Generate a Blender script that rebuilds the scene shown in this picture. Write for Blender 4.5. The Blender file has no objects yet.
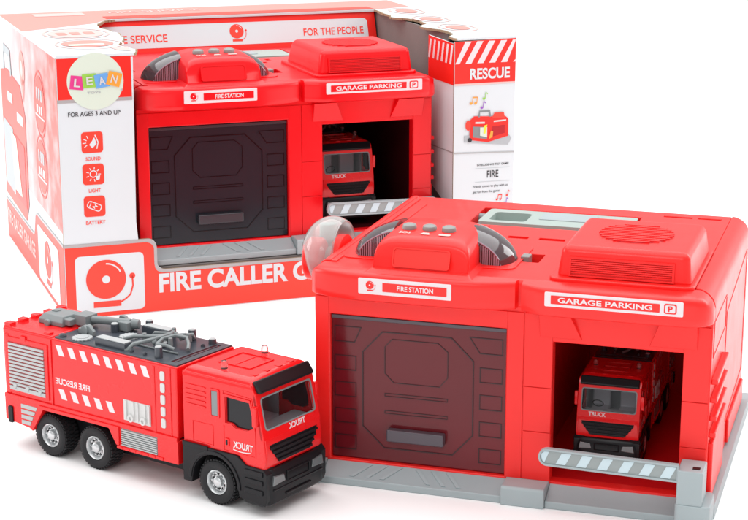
import bpy, bmesh, math, random
from mathutils import Vector, Matrix
from mathutils.geometry import tessellate_polygon
random.seed(4)
PI = math.pi
S = bpy.context.scene
COL = S.collection
cos, sin, R = math.cos, math.sin, math.radians

# ------------------------------------------------------------------ materials
def srgb(r, g, b):
    f = lambda c: (c/255/12.92) if c/255 <= .04045 else ((c/255+.055)/1.055)**2.4
    return (f(r), f(g), f(b), 1)

MATS = {}
def mat(name, col, rough=.4, metal=0, coat=0, trans=0, ior=1.45, bump=0, bscale=60, spec=.5, vary=0, vscale=6, sss=0):
    if name in MATS: return MATS[name]
    m = bpy.data.materials.new(name); m.use_nodes = True
    nt = m.node_tree; p = nt.nodes['Principled BSDF']
    if len(col) == 3: col = (*col, 1)
    p.inputs['Base Color'].default_value = col
    p.inputs['Roughness'].default_value = rough
    p.inputs['Metallic'].default_value = metal
    p.inputs['Coat Weight'].default_value = coat
    p.inputs['Coat Roughness'].default_value = .08
    p.inputs['Transmission Weight'].default_value = trans
    p.inputs['IOR'].default_value = ior
    p.inputs['Specular IOR Level'].default_value = spec
    tc = nt.nodes.new('ShaderNodeTexCoord')
    if vary:
        n = nt.nodes.new('ShaderNodeTexNoise'); n.inputs['Scale'].default_value = vscale; n.inputs['Detail'].default_value = 5
        nt.links.new(tc.outputs['Object'], n.inputs['Vector'])
        mx = nt.nodes.new('ShaderNodeMix'); mx.data_type = 'RGBA'
        mx.inputs[6].default_value = tuple(c*(1-vary) for c in col[:3])+(1,)
        mx.inputs[7].default_value = tuple(min(1, c*(1+vary)) for c in col[:3])+(1,)
        nt.links.new(n.outputs['Fac'], mx.inputs[0]); nt.links.new(mx.outputs[2], p.inputs['Base Color'])
        mr = nt.nodes.new('ShaderNodeMapRange'); mr.inputs[3].default_value = rough*.8; mr.inputs[4].default_value = min(1, rough*1.25)
        nt.links.new(n.outputs['Fac'], mr.inputs[0]); nt.links.new(mr.outputs[0], p.inputs['Roughness'])
    if bump:
        n2 = nt.nodes.new('ShaderNodeTexNoise'); n2.inputs['Scale'].default_value = bscale; n2.inputs['Detail'].default_value = 4
        nt.links.new(tc.outputs['Object'], n2.inputs['Vector'])
        b = nt.nodes.new('ShaderNodeBump'); b.inputs['Strength'].default_value = bump; b.inputs['Distance'].default_value = .01
        nt.links.new(n2.outputs['Fac'], b.inputs['Height']); nt.links.new(b.outputs[0], p.inputs['Normal'])
    MATS[name] = m
    return m

# one red plastic for both stations; exposure difference painted into the two colours
M_RED1 = mat('overlit_red_plastic', (.90, .020, .017), .33, bump=.06, bscale=110, vary=.05, vscale=2.5, coat=.10, spec=.4)
M_RED2 = mat('less_lit_red_plastic', (.84, .003, .008), .30, bump=.06, bscale=110, vary=.06, vscale=2, coat=.12, spec=.4)
M_REDT = mat('die_cast_red', (.82, .008, .010), .26, vary=.015, vscale=2, coat=.45, spec=.3)
M_REDIN = mat('dark_red_inner_plastic', (.45, .004, .010), .45)
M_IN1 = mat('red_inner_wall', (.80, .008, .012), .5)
M_IN2 = mat('shade_black_inner_wall', (.05, .002, .004), .5)  # interior shade of the boxed garage put into the wall colour
M_GREY = mat('blue_grey_plastic', (.355, .415, .43), .42, bump=.04, bscale=80, vary=.05, vscale=3)
M_GREYD = mat('mid_grey_plastic', (.22, .245, .25), .45, vary=.05)
M_TRAY = mat('pale_green_grey_plastic', (.36, .43, .40), .4, vary=.04)
M_BTN = mat('button_grey', (.27, .27, .26), .4)
M_SMOKE1 = mat('smoked_red_door', (.155, .010, .016), .10, trans=.15, ior=1.45, bump=.03, bscale=12, coat=.0, vary=.3, vscale=.8, spec=.42)
M_SMOKE2 = mat('smoked_black_door', (.015, .018, .024), .16, bump=.03, bscale=20, coat=.0, spec=.3)
M_RIDGE1 = mat('door_rib_red', (.045, .012, .015), .2, spec=.4)
M_RIDGE2 = mat('door_rib_black', (.004, .004, .006), .2, spec=.3)
M_HAND2 = mat("dark_door_grip", (.03, .031, .038), .25, coat=.2)
M_HAND = mat('door_grip', (.075, .06, .075), .3, coat=.2)
M_LENS = mat('smoked_lens', (.10, .092, .105), .06, trans=.5, coat=.6)
M_RIB = mat('lens_ribs', (.34, .26, .32), .15, coat=.4)
M_CLEAR = mat('clear_plastic', (.90, .93, .92), .10, trans=.80, ior=1.3)
M_GLASS = mat('windscreen_glass', (.93, .94, .97), .04, trans=1.0, ior=1.3)
M_DGLASS = mat('dark_side_glass', (.010, .010, .013), .12, spec=.35)
M_BLACK = mat('black_plastic', (.010, .010, .012), .33, bump=.05, bscale=60, spec=.28)
M_RUB = mat('tyre_rubber', (.020, .020, .022), .55, bump=.25, bscale=70, spec=.3)
M_CHROME = mat('silver_rim', (.62, .64, .65), .28, metal=.6)
M_DECK = mat('slate_deck', (.052, .060, .075), .30, coat=.2, vary=.1)
M_FIT = mat('grey_fittings', (.21, .235, .24), .38, vary=.08)
M_FITL = mat('pale_fittings', (.44, .46, .465), .35, vary=.06)
M_WHT = mat('white_sticker', (.76, .68, .70), .38)
M_WHT2 = mat('white_moulding', (.62, .62, .61), .4)
M_CARD = mat('printed_white_card', (.66, .73, .755), .36, bump=.10, bscale=3, vary=.012, vscale=1)
M_PRED = mat('printed_red', (.84, .018, .010), .36, bump=.10, bscale=3)
M_PCOR = mat('printed_coral', (.86, .055, .032), .36, bump=.10, bscale=3)
M_PPINK = mat('overlit_red_print', (.86, .30, .26), .38)  # red print with the washed-out overexposure put into its colour
M_PPALE = mat('pale_and_overlit_print', (.84, .52, .49), .38)  # plain pale marks, plus print with overexposure put into the colour
M_SILV = mat('printed_silver', (.42, .43, .43), .35, metal=.3)
M_BROWN = mat('torn_card_edge', (.34, .25, .16), .9, bump=.5, bscale=40)
M_INNER = mat('grey_card_inside', (.20, .185, .175), .85, bump=.2, bscale=18, vary=.12, vscale=3)
M_CIRC = mat('pale_mint_print', (.64, .74, .63), .38)
M_TXT = mat('black_print', (.03, .03, .035), .4)
M_MAG = mat('magenta_tile', srgb(222, 60, 140), .35)
M_GRN = mat('green_tile', srgb(150, 205, 80), .35)
M_BLU = mat('blue_tile', srgb(105, 165, 225), .35)
M_ORG = mat('orange_tile', srgb(240, 160, 60), .35)
M_YEL = mat('yellow_print', srgb(240, 225, 60), .4)
M_PUR = mat('purple_print', srgb(150, 90, 190), .4)
M_SGREY = mat('cool_grey_print', (.42, .46, .48), .4)  # plain cool grey ink
M_ARMP = mat('barrier_panel', (.30, .34, .34), .4)
M_ARMW = mat('barrier_white', (.55, .68, .73), .38)
M_SEAT = mat('cab_seat', (.58, .58, .60), .5)  # seats paled; windscreen's reflected brightness put into their colour
M_BEACON = mat('clear_pink_beacon', (.98, .74, .74), .03, trans=.92, ior=1.35)
M_SHUT = mat('shutter_white', (.46, .48, .48), .4)
M_LAMP = mat('headlamp', (.14, .15, .155), .1, metal=.3, coat=.6)
M_PAPER = mat('white_sweep', (.96, .96, .96), .9, spec=.1)

# ------------------------------------------------------------------ mesh tools
X, Y, Z = Vector((1, 0, 0)), Vector((0, 1, 0)), Vector((0, 0, 1))
class MB:
    def __init__(s): s.v = []; s.f = []; s.m = []
    def add(s, vs, fs, m=0):
        k = len(s.v); s.v += [tuple(p) for p in vs]
        for f in fs: s.f.append([i+k for i in f]); s.m.append(m)
        return s
    def box(s, x0, x1, y0, y1, z0, z1, m=0):
        vs = [(x, y, z) for z in (z0, z1) for y in (y0, y1) for x in (x0, x1)]
        return s.add(vs, [(0, 2, 3, 1), (4, 5, 7, 6), (0, 1, 5, 4), (2, 6, 7, 3), (0, 4, 6, 2), (1, 3, 7, 5)], m)
    def plate(s, outer, holes, O, U, V, a, b, m=0, side=None):
        """flat polygon with holes in the frame O,U,V, from offset a to b along U x V"""
        O, U, V = Vector(O), Vector(U).normalized(), Vector(V).normalized(); N = U.cross(V)
        loops = [outer]+list(holes)
        pts = [p for L in loops for p in L]; n = len(pts)
        vs = [O+U*p[0]+V*p[1]+N*a for p in pts]+[O+U*p[0]+V*p[1]+N*b for p in pts]
        tris = tessellate_polygon([[Vector((p[0], p[1], 0)) for p in L] for L in loops])
        if not holes:
            s.add(vs, [list(range(n))[::-1], [i+n for i in range(n)]], m)
        else:
            s.add(vs, [(t[2], t[1], t[0]) for t in tris]+[(t[0]+n, t[1]+n, t[2]+n) for t in tris], m)
        base = len(s.v)-2*n; k = 0
        for L in loops:
            for i in range(len(L)):
                j = (i+1) % len(L)
                s.f.append([base+k+i, base+k+j, base+k+j+n, base+k+i+n]); s.m.append(m if side is None else side)
            k += len(L)
        return s
    def loft(s, rings, m=0, cap=True):
        n = len(rings[0]); vs = [p for r in rings for p in r]; fs = []
        for k in range(len(rings)-1):
            for i in range(n):
                j = (i+1) % n; fs.append((k*n+i, k*n+j, (k+1)*n+j, (k+1)*n+i))
        if cap: fs += [list(range(n))[::-1], [(len(rings)-1)*n+i for i in range(n)]]
        return s.add(vs, fs, m)
    def cyl(s, a, b, r0, r1=None, n=24, m=0):
        a, b = Vector(a), Vector(b); r1 = r0 if r1 is None else r1
        d = (b-a).normalized(); u = d.orthogonal().normalized(); w = d.cross(u)
        ring = lambda c, r: [c+u*r*cos(2*PI*i/n)+w*r*sin(2*PI*i/n) for i in range(n)]
        return s.loft([ring(a, r0), ring(b, r1)], m)
    def lathe(s, c, ax, prof, n=40, m=0, closed=False):
        c, d = Vector(c), Vector(ax).normalized(); u = d.orthogonal().normalized(); w = d.cross(u)
        rs = [[c+d*h+u*r*cos(2*PI*i/n)+w*r*sin(2*PI*i/n) for i in range(n)] for r, h in prof]
        return s.loft(rs, m, cap=not closed)
    def tube(s, path, r, n=10, m=0):
        P = [Vector(p) for p in path]; rs = []
        for i, p in enumerate(P):
            t = (P[min(i+1, len(P)-1)]-P[max(i-1, 0)]).normalized()
            u = t.cross(Z) if abs(t.z) < .95 else t.cross(X); u.normalize(); w = t.cross(u)
            rs.append([p+u*r*cos(2*PI*k/n)+w*r*sin(2*PI*k/n) for k in range(n)])
        return s.loft(rs, m)
    def build(s, name, mats, parent=None, bevel=0, seg=3, ang=35, smooth=True):
        me = bpy.data.meshes.new(name); me.from_pydata(s.v, [], s.f)
        for mm in (mats if isinstance(mats, (list, tuple)) else [mats]): me.materials.append(mm)
        for p, k in zip(me.polygons, s.m): p.material_index = k
        bm = bmesh.new(); bm.from_mesh(me); bmesh.ops.recalc_face_normals(bm, faces=bm.faces); bm.to_mesh(me); bm.free()
        if smooth:
            for p in me.polygons: p.use_smooth = True
            me.set_sharp_from_angle(angle=R(ang))
        o = bpy.data.objects.new(name, me); COL.objects.link(o)
        if parent: o.parent = parent
        if bevel:
            b = o.modifiers.new('bevel', 'BEVEL'); b.width = bevel; b.segments = seg; b.limit_method = 'ANGLE'; b.angle_limit = R(ang); b.harden_normals = True
            b.use_clamp_overlap = True
        return o

def rrect(x0, x1, y0, y1, r, n=6):
    out = []
    for cx, cy, a0 in ((x1-r, y1-r, 0), (x0+r, y1-r, 90), (x0+r, y0+r, 180), (x1-r, y0+r, 270)):
        for i in range(n+1):
            a = R(a0+90*i/n); out.append((cx+r*cos(a), cy+r*sin(a)))
    return out
def rect(x0, x1, y0, y1): return [(x0, y0), (x1, y0), (x1, y1), (x0, y1)]
def circ(cx, cy, r, ry=None, n=40, a0=0, a1=360):
    ry = ry or r; full = abs(a1-a0) >= 360; k = n if full else n+1
    return [(cx+r*cos(R(a0+(a1-a0)*i/n)), cy+ry*sin(R(a0+(a1-a0)*i/n))) for i in range(k)]
def octa(x0, x1, z0, z1, cx, cz): return [(x0+cx, z0), (x1-cx, z0), (x1, z0+cz), (x1, z1-cz), (x1-cx, z1), (x0+cx, z1), (x0, z1-cz), (x0, z0+cz)]

_TC = {}
def text_mesh(txt, bold):
    if (txt, bold) in _TC: return _TC[(txt, bold)]
    cu = bpy.data.curves.new('lettering', 'FONT'); cu.body = txt; cu.offset = bold; cu.size = 1; cu.resolution_u = 6
    o = bpy.data.objects.new('lettering', cu); COL.objects.link(o)
    dg = bpy.context.evaluated_depsgraph_get(); me = bpy.data.meshes.new_from_object(o.evaluated_get(dg))
    vs = [(v.co.x, v.co.y) for v in me.vertices]; fs = [list(p.vertices) for p in me.polygons]
    bpy.data.objects.remove(o); bpy.data.curves.remove(cu); bpy.data.meshes.remove(me)
    _TC[(txt, bold)] = (vs, fs); return vs, fs

class Print:
    """thin printed sheets, stickers and lettering laid on a flat face"""
    def __init__(s, O, U, V, base=.004): s.O, s.U, s.V = Vector(O), Vector(U).normalized(), Vector(V).normalized(); s.N = s.U.cross(s.V); s.mb = MB(); s.mats = []; s.base = base
    def mi(s, m):
        if m not in s.mats: s.mats.append(m)
        return s.mats.index(m)
    def P(s, p, lay): return s.O+s.U*p[0]+s.V*p[1]+s.N*(s.base+.0035*lay)
    def poly(s, pts, m, lay=0):
        s.mb.add([s.P(p, lay) for p in pts], [list(range(len(pts)))], s.mi(m)); return s
    def stroke(s, pts, w, m, lay=0, closed=False):
        P = [Vector(p) for p in pts]; n = len(P); L = []; Rr = []
        for i in range(n):
            a = P[(i-1) % n] if (closed or i > 0) else P[i]; b = P[(i+1) % n] if (closed or i < n-1) else P[i]
            t = (b-a).normalized(); q = Vector((-t.y, t.x)); L.append(P[i]+q*w/2); Rr.append(P[i]-q*w/2)
        vs = [s.P(p, lay) for p in L+Rr]; fs = []
        for i in range(n if closed else n-1):
            j = (i+1) % n; fs.append((i, j, n+j, n+i))
        s.mb.add(vs, fs, s.mi(m)); return s
    def text(s, txt, x0, x1, y0, y1, m, lay=1, bold=.02, mirror=False, lean=0, slope=0):
        vs, fs = text_mesh(txt, bold)
        ax, bx = min(v[0] for v in vs), max(v[0] for v in vs); ay, by = min(v[1] for v in vs), max(v[1] for v in vs)
        out = []
        for vx, vy in vs:
            fx = (vx-ax)/(bx-ax); fy = (vy-ay)/(by-ay)
            if mirror: fx = 1-fx
            px = x0+fx*(x1-x0); out.append((px+lean*fy, y0+fy*(y1-y0)+slope*fx))
        s.mb.add([s.P(p, lay) for p in out], fs, s.mi(m)); return s
    def build(s, name, parent):
        me = bpy.data.meshes.new(name); me.from_pydata(s.mb.v, [], s.mb.f)
        for m in s.mats: me.materials.append(m)
        for p, k in zip(me.polygons, s.mb.m): p.material_index = k
        bm = bmesh.new(); bm.from_mesh(me)
        for f in bm.faces:
            f.normal_update()
            if f.normal.dot(s.N) < 0: f.normal_flip()
        bm.to_mesh(me); bm.free()
        o = bpy.data.objects.new(name, me); COL.objects.link(o); o.parent = parent; return o

def thing(name, label, cat, loc, rz=0, group=None, scale=1):
    o = bpy.data.objects.new(name, None); COL.objects.link(o); o.empty_display_size = .2
    o.location = loc; o.rotation_euler = (0, 0, rz); o.scale = (scale,)*3
    o['label'] = label; o['category'] = cat
    if group: o['group'] = group
    return o

def bell_print(p, cx, cy, r, m, lay=2, hole=M_CARD):
    p.poly(circ(cx, cy, r), m, lay)
    p.poly(circ(cx, cy, r*.20, n=20), hole, lay+1)
    p.stroke([(cx+r*.80*cos(R(a)), cy+r*.80*sin(R(a))) for a in range(25, 95, 8)], r*.07, hole, lay+1)
    p.poly(rect(cx-r*.66, cx+r*.72, cy-r*1.42, cy-r*1.12), m, lay)
    bx, by = cx+r*1.32, cy+r*.08
    p.poly(circ(bx, by, r*.15, n=16), m, lay)
    p.stroke([(bx, by), (bx+r*.02, by-r*.5), (bx-r*.12, by-r*.95), (bx-r*.35, by-r*1.15), (cx+r*.7, cy-r*1.22)], r*.08, m, lay)

# ------------------------------------------------------------------ fire station
W, D, H = 4.0, 3.39, 2.264
DL, DR, DB, DT = .156, 1.992, .196, 1.745
GL, GR, GT = 2.46, 3.73, 1.652
def station(label, loc, rz, scale, RED, DOOR, RIDGE, HAND):
    t = thing('toy_fire_station', label, 'toy garage', loc, rz, 'toy fire stations', scale)
    # plinth -----------------------------------------------------------
    m = MB()
    m.box(-.03, 4.03, .02, 3.5, 0, .125)                                   # ground slab
    m.plate(rrect(3.98, 4.10, -.05, 3.62, .055), [], (0, 0, 0), X, Y, 0, .13) # side skirt
    m.plate(rrect(-.08, .0, -.05, 3.62, .035), [], (0, 0, 0), X, Y, 0, .13)
    prof = [(-.235, 0), (.02, 0), (.02, .185), (-.19, .085), (-.235, .075)]   # apron, y-z
    m.plate(prof, [], (.12, 0, 0), Y, Z, 0, 1.90)
    m.plate(prof, [], (2.46, 0, 0), Y, Z, 0, 1.30)
    for x0, x1, h in ((-.06, .12, .19), (2.02, 2.46, .20)):
        m.plate([(-.27, 0), (.02, 0), (.02, h), (-.25, h), (-.27, h-.02)], [], (x0, 0, 0), Y, Z, 0, x1-x0)
    m.plate(rrect(3.75, 4.09, -.385, .05, .06), [], (0, 0, 0), X, Y, 0, .255)
    pl = m.build('plinth', M_GREY, t, bevel=.012)
    e = MB()                                                              # arrow ribs on the door apron
    for k in range(3):
        x = .42+k*.16
        for (za, zb) in ((0, .05),):
            e.plate([(x, 0), (x+.045, 0), (x+.20-.045*k*0, .19), (x+.155, .19)], [], (0, -.19, .0875), X, (0, 1, .476), 0, .006)
    for k in range(3):
        e.plate([(1.55-k*.16, 0), (1.595-k*.16, 0), (1.44-k*.16, .19), (1.395-k*.16, .19)], [], (0, -.19, .0875), X, (0, 1, .476), 0, .006)
    e.build('apron_ribs', M_GREY, pl)
    # shell ------------------------------------------------------------
    m = MB()
    m.plate([(0, .13), (W, .13), (W, 2.1), (0, 2.1)], [rect(DL, DR, DB, DT), rect(GL, GR, .20, GT)], (0, .14, 0), X, Z, 0, .14)
    wall = m.build('front_wall', RED, t, bevel=.012)
    m = MB()                                                              # raised facing blocks and corbels
    def blk(x0, x1, z0, z1, d=.014): m.box(x0, x1, -d, .0, z0, z1)
    for z0, z1 in ((.20, .705), (.713, 1.17), (1.178, 1.93)):
        blk(2.178, GL-.004, z0, z1); blk(GR+.004, 3.985, z0, z1)
    blk(.0, DL-.012, .20, 1.93); blk(DR+.012, 2.168, .20, 1.93); blk(DL-.012, DR+.012, DT+.012, 1.93)
    m.build('facing_block', RED, wall, bevel=.004, seg=2)
    for a, b, c, dd in ((2.33, 2.64, 2.33, 2.745), (3.50, 3.86, 3.405, 3.86)):
        m = MB(); m.loft([[(c, -.018, 1.70), (dd, -.018, 1.70), (dd, .0, 1.70), (c, .0, 1.70)], [(a, -.09, 1.95), (b, -.09, 1.95), (b, 0, 1.95), (a, 0, 1.95)]])
        m.build('corbel', RED, wall, bevel=.006, seg=2)
    # side and back walls with the rounded right shoulder
    def arc(cx, cz, r, a0, a1, n=8): return [(cx+r*cos(R(a0+(a1-a0)*i/n)), cz+r*sin(R(a0+(a1-a0)*i/n))) for i in range(n+1)]
    m = MB()
    prof = [(4.0, .13)]+arc(3.80, 2.07, .20, 0, 90, 10)+[(3.80, 2.15), (3.93, 2.07), (3.93, .13)]
    m.plate(prof, [], (0, D, 0), X, Z, 0, D-.145)
    rw = m.build('right_wall', RED, t, bevel=.01)
    m = MB()
    prof = [(0, .13), (.07, .13), (.07, 2.15), (.12, 2.15), (.12, H+.01)]+arc(.09, 2.174, .1, 90, 180, 8)
    m.plate(prof, [], (0, D, 0), X, Z, 0, D-.145)
    m.build('left_wall', RED, t, bevel=.01)
    MB().box(.075, 3.925, D-.08, D-.002, .13, 2.14).build('back_wall', RED, t, bevel=.01)
    MB().box(2.19, 2.25, .15, D-.09, .13, 2.1).build('dividing_wall', M_IN1 if RED is M_RED1 else M_IN2, t)
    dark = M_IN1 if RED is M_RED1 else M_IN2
    MB().box(.08, 3.915, .145, D-.09, .127, .165).build('garage_floor', dark, t)
    MB().box(3.895, 3.92, .145, D-.09, .166, 2.1).build('added_bay_sheet', dark, t)  # added sheets; boxed station's bay shade is put into their colour
    MB().box(2.26, 3.89, D-.12, D-.09, .166, 2.1).build('added_bay_sheet', dark, t)
    MB().box(GL, GR, .03, .12, .125, .198).build('threshold', RED, t, bevel=.006)
    # roof plate with its wells
    m = MB()
    holes = [rect(1.02, 2.83, 2.2, 3.06), rrect(1.88, 2.15, .68, 1.04, .02, 3), rect(1.60, 1.82, 1.66, 1.75), rect(1.94, 2.22, 1.66, 1.75),
             rect(3.06, 3.38, 3.16, 3.23), rect(3.44, 3.70, 3.16, 3.23), rect(2.28, 2.34, 1.9, 2.05)]
    m.plate(rect(.125, 3.795, -.02, D), holes, (0, 0, 0), X, Y, 2.15, H)
    roof = m.build('roof', RED, t, bevel=.01)
    MB().box(.9, 2.95, 2.1, 3.15, 2.06, 2.11).build('well_floor', M_TRAY, roof)
    MB().box(1.5, 2.3, .5, 1.9, 2.10, 2.14).build('slot_floor', M_REDIN, roof)
    m = MB(); m.box(.13, .19, .12, D-.15, H, H+.012); m.box(1.25, 1.30, 1.9, 2.12, H, H+.01); m.box(.30, .34, .9, 3.0, H, H+.008)
    m.build('roof_rib', RED, roof, bevel=.004, seg=2)
    # handle folded in the well
    m = MB()
    m.plate(rrect(1.10, 2.80, 2.36, 3.03, .05), [rrect(1.20, 1.62, 2.46, 2.88, .06)], (0, 0, 0), X, Y, 2.13, H-.004)
    hd = m.build('carry_handle', M_TRAY, t, bevel=.012)
    m = MB(); m.plate(rrect(1.74, 2.36, 2.62, 2.94, .02), [], (0, 0, 0), X, Y, H-.004, H+.004); m.build('grip_pad', M_GREY, hd, bevel=.002, seg=2)
    m = MB(); m.cyl((1.0, 2.78, 2.2), (1.10, 2.78, 2.2), .05); m.cyl((2.80, 2.78, 2.2), (2.86, 2.78, 2.2), .05); m.build('hinge_pin', M_GREYD, hd)
    # header fascia: bowed plan, rounded right shoulder
    plan = [(.0, .10), (.0, -.10), (.06, -.16), (.22, -.235), (.45, -.285), (.60, -.29), (1.50, -.29), (1.75, -.265), (1.98, -.20), (2.10, -.14), (2.115, -.05), (2.16, -.05),
            (2.17, -.17), (2.32, -.255), (2.42, -.285), (2.60, -.29), (3.70, -.29), (3.84, -.27), (3.94, -.21), (4.0, -.10), (4.0, .10)]
    rings = []
    for z, yin in ((1.985, .035), (1.99, .012), (2.0, 0), (2.06, 0), (2.10, 0), (2.14, 0), (2.18, 0), (2.21, 0), (2.235, .004), (2.252, .014), (H+.001, .035)):
        ring = []
        dz = max(0, z-2.07); xr = 3.80+math.sqrt(max(0, .04-min(dz, .1999)**2)); xl = 0 if z < 2.18 else .08-math.sqrt(max(0, .0064-(min(z, 2.2599)-2.18)**2))
        for x, y in plan:
            ring.append((max(min(x, xr), xl), min(y+yin, .10), z))
        rings.append(ring)
    hdr = MB().loft(rings).build('header_fascia', RED, t, ang=50)
    for (x0, x1, z0, z1, parts) in ((.553, 1.502, 2.07, 2.243, 'fs'), (2.425, 3.745, 2.095, 2.25, 'gp')):
        zz0, zz1 = z0, z1-.012
        sg = MB().plate(rrect(x0, x1, zz0, zz1, .012, 4), [], (0, -.29, 0), X, Z, .0, .010).build('sign', M_WHT, hdr, bevel=.002, seg=2)
        p = Print((0, -.300, 0), X, Z, .002)
        h = zz1-zz0
        if parts == 'fs':
            p.poly(rrect(x0+.25, x1-.045, zz0+.035, zz1-.035, .006), RED)
            p.text('FIRE STATION', x0+.40, x1-.18, zz0+.055, zz1-.055, M_WHT, 1, .025)
            bell_print(p, x0+.12, zz0+h*.58, .042, RED, 0, M_WHT)
        else:
            p.poly(rrect(x0+.06, x1-.22, zz0+.028, zz1-.03, .006), RED)
            p.text('GARAGE PARKING', x0+.13, x1-.29, zz0+.044, zz1-.045, M_WHT, 1, .025)
            p.poly(rrect(x1-.18, x1-.06, zz0+.022, zz1-.022, .02), RED); p.poly(rrect(x1-.167, x1-.073, zz0+.035, zz1-.035, .014), M_WHT, 1)
            p.text('P', x1-.142, x1-.098, zz0+.045, zz1-.045, RED, 2, .03)
        p.build('lettering', sg)
    # siren unit -------------------------------------------------------
    m = MB()
    n_ = 14                                                               # arched saddle, rounded front
    def saddle(y, hw, zt, flat=.62):
        pts = []
        for i in range(n_+1):
            a = PI-PI*i/n_; cx_, sz_ = cos(a), max(0.0, sin(a))
            pts.append((1.13+hw*math.copysign(abs(cx_)**.42, cx_), y, H+(zt-H)*sz_**.42))
        return pts
    def ring_(y0, dy, hw, zt):                                            # lean the front back as it rises
        return [(x, y0+dy*(z-H)/.36, z) for x, y_, z in saddle(0, hw, zt)]
    m.loft([ring_(-.10, .13, .47, 2.47), ring_(-.125, .13, .485, 2.53), ring_(-.11, .13, .49, 2.572), ring_(-.07, .13, .49, 2.592), ring_(.0, .10, .49, 2.604), ring_(.45, .02, .48, 2.628), ring_(.80, -.02, .47, 2.628), ring_(.88, -.04, .46, 2.60), ring_(.92, -.05, .44, 2.52)])
    sb = m.build('siren_housing', RED, t, ang=60)
    MB().loft([[(.56, -.24, H-.01), (1.70, -.24, H-.01), (1.66, .98, H-.01), (.60, .98, H-.01)], [(.64, -.14, H+.035), (1.63, -.14, H+.035), (1.60, .94, H+.035), (.66, .94, H+.035)]]).build('housing_skirt', RED, sb, bevel=.02, seg=3, ang=12)
    m = MB(); N = Vector((0, -.2, .08)).normalized(); Vs = Vector((0, .13, .36)).normalized()
    m.plate(rrect(-.29, .27, .0, .17, .03), [], (1.14, -.088, 2.325), X, Vs, -.03, .004); m.plate(rrect(-.305, .285, -.015, .185, .035), [rrect(-.29, .27, .0, .17, .03)], (1.14, -.088, 2.325), X, Vs, -.03, .014); m.build('siren_panel', M_PRED if RED is M_RED1 else RED, sb, bevel=.004)
    for bx in (.90, 1.11, 1.31):
        bz = 2.612
        MB().lathe((bx, .32, bz), (0, -.05, 1), [(.072, 0), (.074, .025), (.066, .045), (.045, .055), (.0, .058)], 28).build('push_button', M_BTN, sb)
        p = Print((bx, .12, 2.6085), X, (0, 1, .05), .003)
        if bx < 1: p.text('SOS', -.06, .06, 0, .07, M_PPALE, 0, .03)
        elif bx < 1.2: p.poly([(-.05, .0), (.05, .0), (.03, .07), (-.03, .07)], M_PPALE)
        else: p.poly(rrect(-.06, .06, .0, .06, .02), M_PPALE)
        p.build('button_mark', sb)
    for sgn in (-1, 1):
        bm = bmesh.new(); bmesh.ops.create_uvsphere(bm, u_segments=48, v_segments=32, radius=1)
        bmesh.ops.scale(bm, vec=(.86, .60, .42), verts=bm.verts); bmesh.ops.translate(bm, vec=(1.08, .68, 2.235), verts=bm.verts)
        for co, no in (((0, .40, 0), (0, -1, 0)), ((1.08+sgn*.38, 0, 0), (-sgn, 0, 0)), ((0, 0, 2.255), (0, 0, -1))):
            g = bmesh.ops.bisect_plane(bm, geom=bm.verts[:]+bm.edges[:]+bm.faces[:], plane_co=co, plane_no=no, clear_outer=True)
            ed = [e for e in g['geom_cut'] if isinstance(e, bmesh.types.BMEdge)]
            try: bmesh.ops.contextual_create(bm, geom=ed)
            except Exception: pass
        bmesh.ops.recalc_face_normals(bm, faces=bm.faces)
        me = bpy.data.meshes.new('siren_lens'); bm.to_mesh(me); bm.free()
        for pp in me.polygons: pp.use_smooth = True
        me.set_sharp_from_angle(angle=R(40)); me.materials.append(M_LENS)
        ln = bpy.data.objects.new('siren_lens', me); COL.objects.link(ln); ln.parent = t
        m = MB(); nr = 15
        ey = math.sqrt(1-((.40-.68)/.60)**2)
        for k in range(nr):
            u = .42+(k+.4)/nr*(.84*ey-.42+.02); x = 1.08+sgn*u; q = 1-(u/(.86*ey))**2
            if q <= .01: continue
            zt = 2.235+.42*ey*math.sqrt(q)-.012
            m.box(x-.0045, x+.0045, .388, .399, 2.262, zt)
        arcp = []
        for k in range(13):
            u = .42+k/12*(.86*ey-.422); arcp.append((1.08+sgn*u, .392, 2.235+.42*ey*math.sqrt(max(0, 1-(u/(.86*ey))**2))))
        m.tube([a for a in arcp if a[2] > 2.262], .008, 6)
        m.build('lens_ribs', M_RIB, ln, smooth=False)
        MB().plate([(0, 0), (0, .0)] and rrect(min(1.08+sgn*.40, 1.08+sgn*.90), max(1.08+sgn*.40, 1.08+sgn*.90), .30, 1.33, .1), [], (0, 0, 0), X, Y, H, H+.012).build('lens_base', RED, ln, bevel=.005, seg=2)
    # slide switch
    MB().box(1.95, 2.04, .76, .90, 2.14, H+.035).build('slide_switch', M_BTN, t, bevel=.012)
    # roof vent --------------------------------------------------------
    m = MB()
    a = lambda x0, x1, y0, y1, z: [(x0, y0, z), (x1, y0, z), (x1, y1, z), (x0, y1, z)]
    m.loft([a(2.45, 3.77, .085, 1.58, H-.01), a(2.50, 3.73, .12, 1.45, 2.605)])
    vent = m.build('roof_vent', RED, t, bevel=.075, seg=6, ang=12)
    MB().plate(rrect(2.39, 3.80, .01, 1.66, .09), [], (0, 0, 0), X, Y, H-.01, H+.04).build('vent_flange', RED, vent, bevel=.018)
    m = MB(); m.plate(rect(2.58, 3.60, 2.325, 2.515), [rect(2.60, 3.58, 2.34, 2.50)], (0, .085-.102*2.264, 0), X, (0, .102, 1), -.03, .022)
    for k in range(8): m.box(2.60, 3.58, .077+k*.002, .13, 2.345+k*.0195, 2.345+k*.0195+.011)
    m.build('louvre', RED, vent, smooth=False)
    m = MB(); m.plate(circ(3.12, .80, .37, .40, 48), [], (0, 0, 2.60), X, Y, .0, .009, 0)
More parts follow.
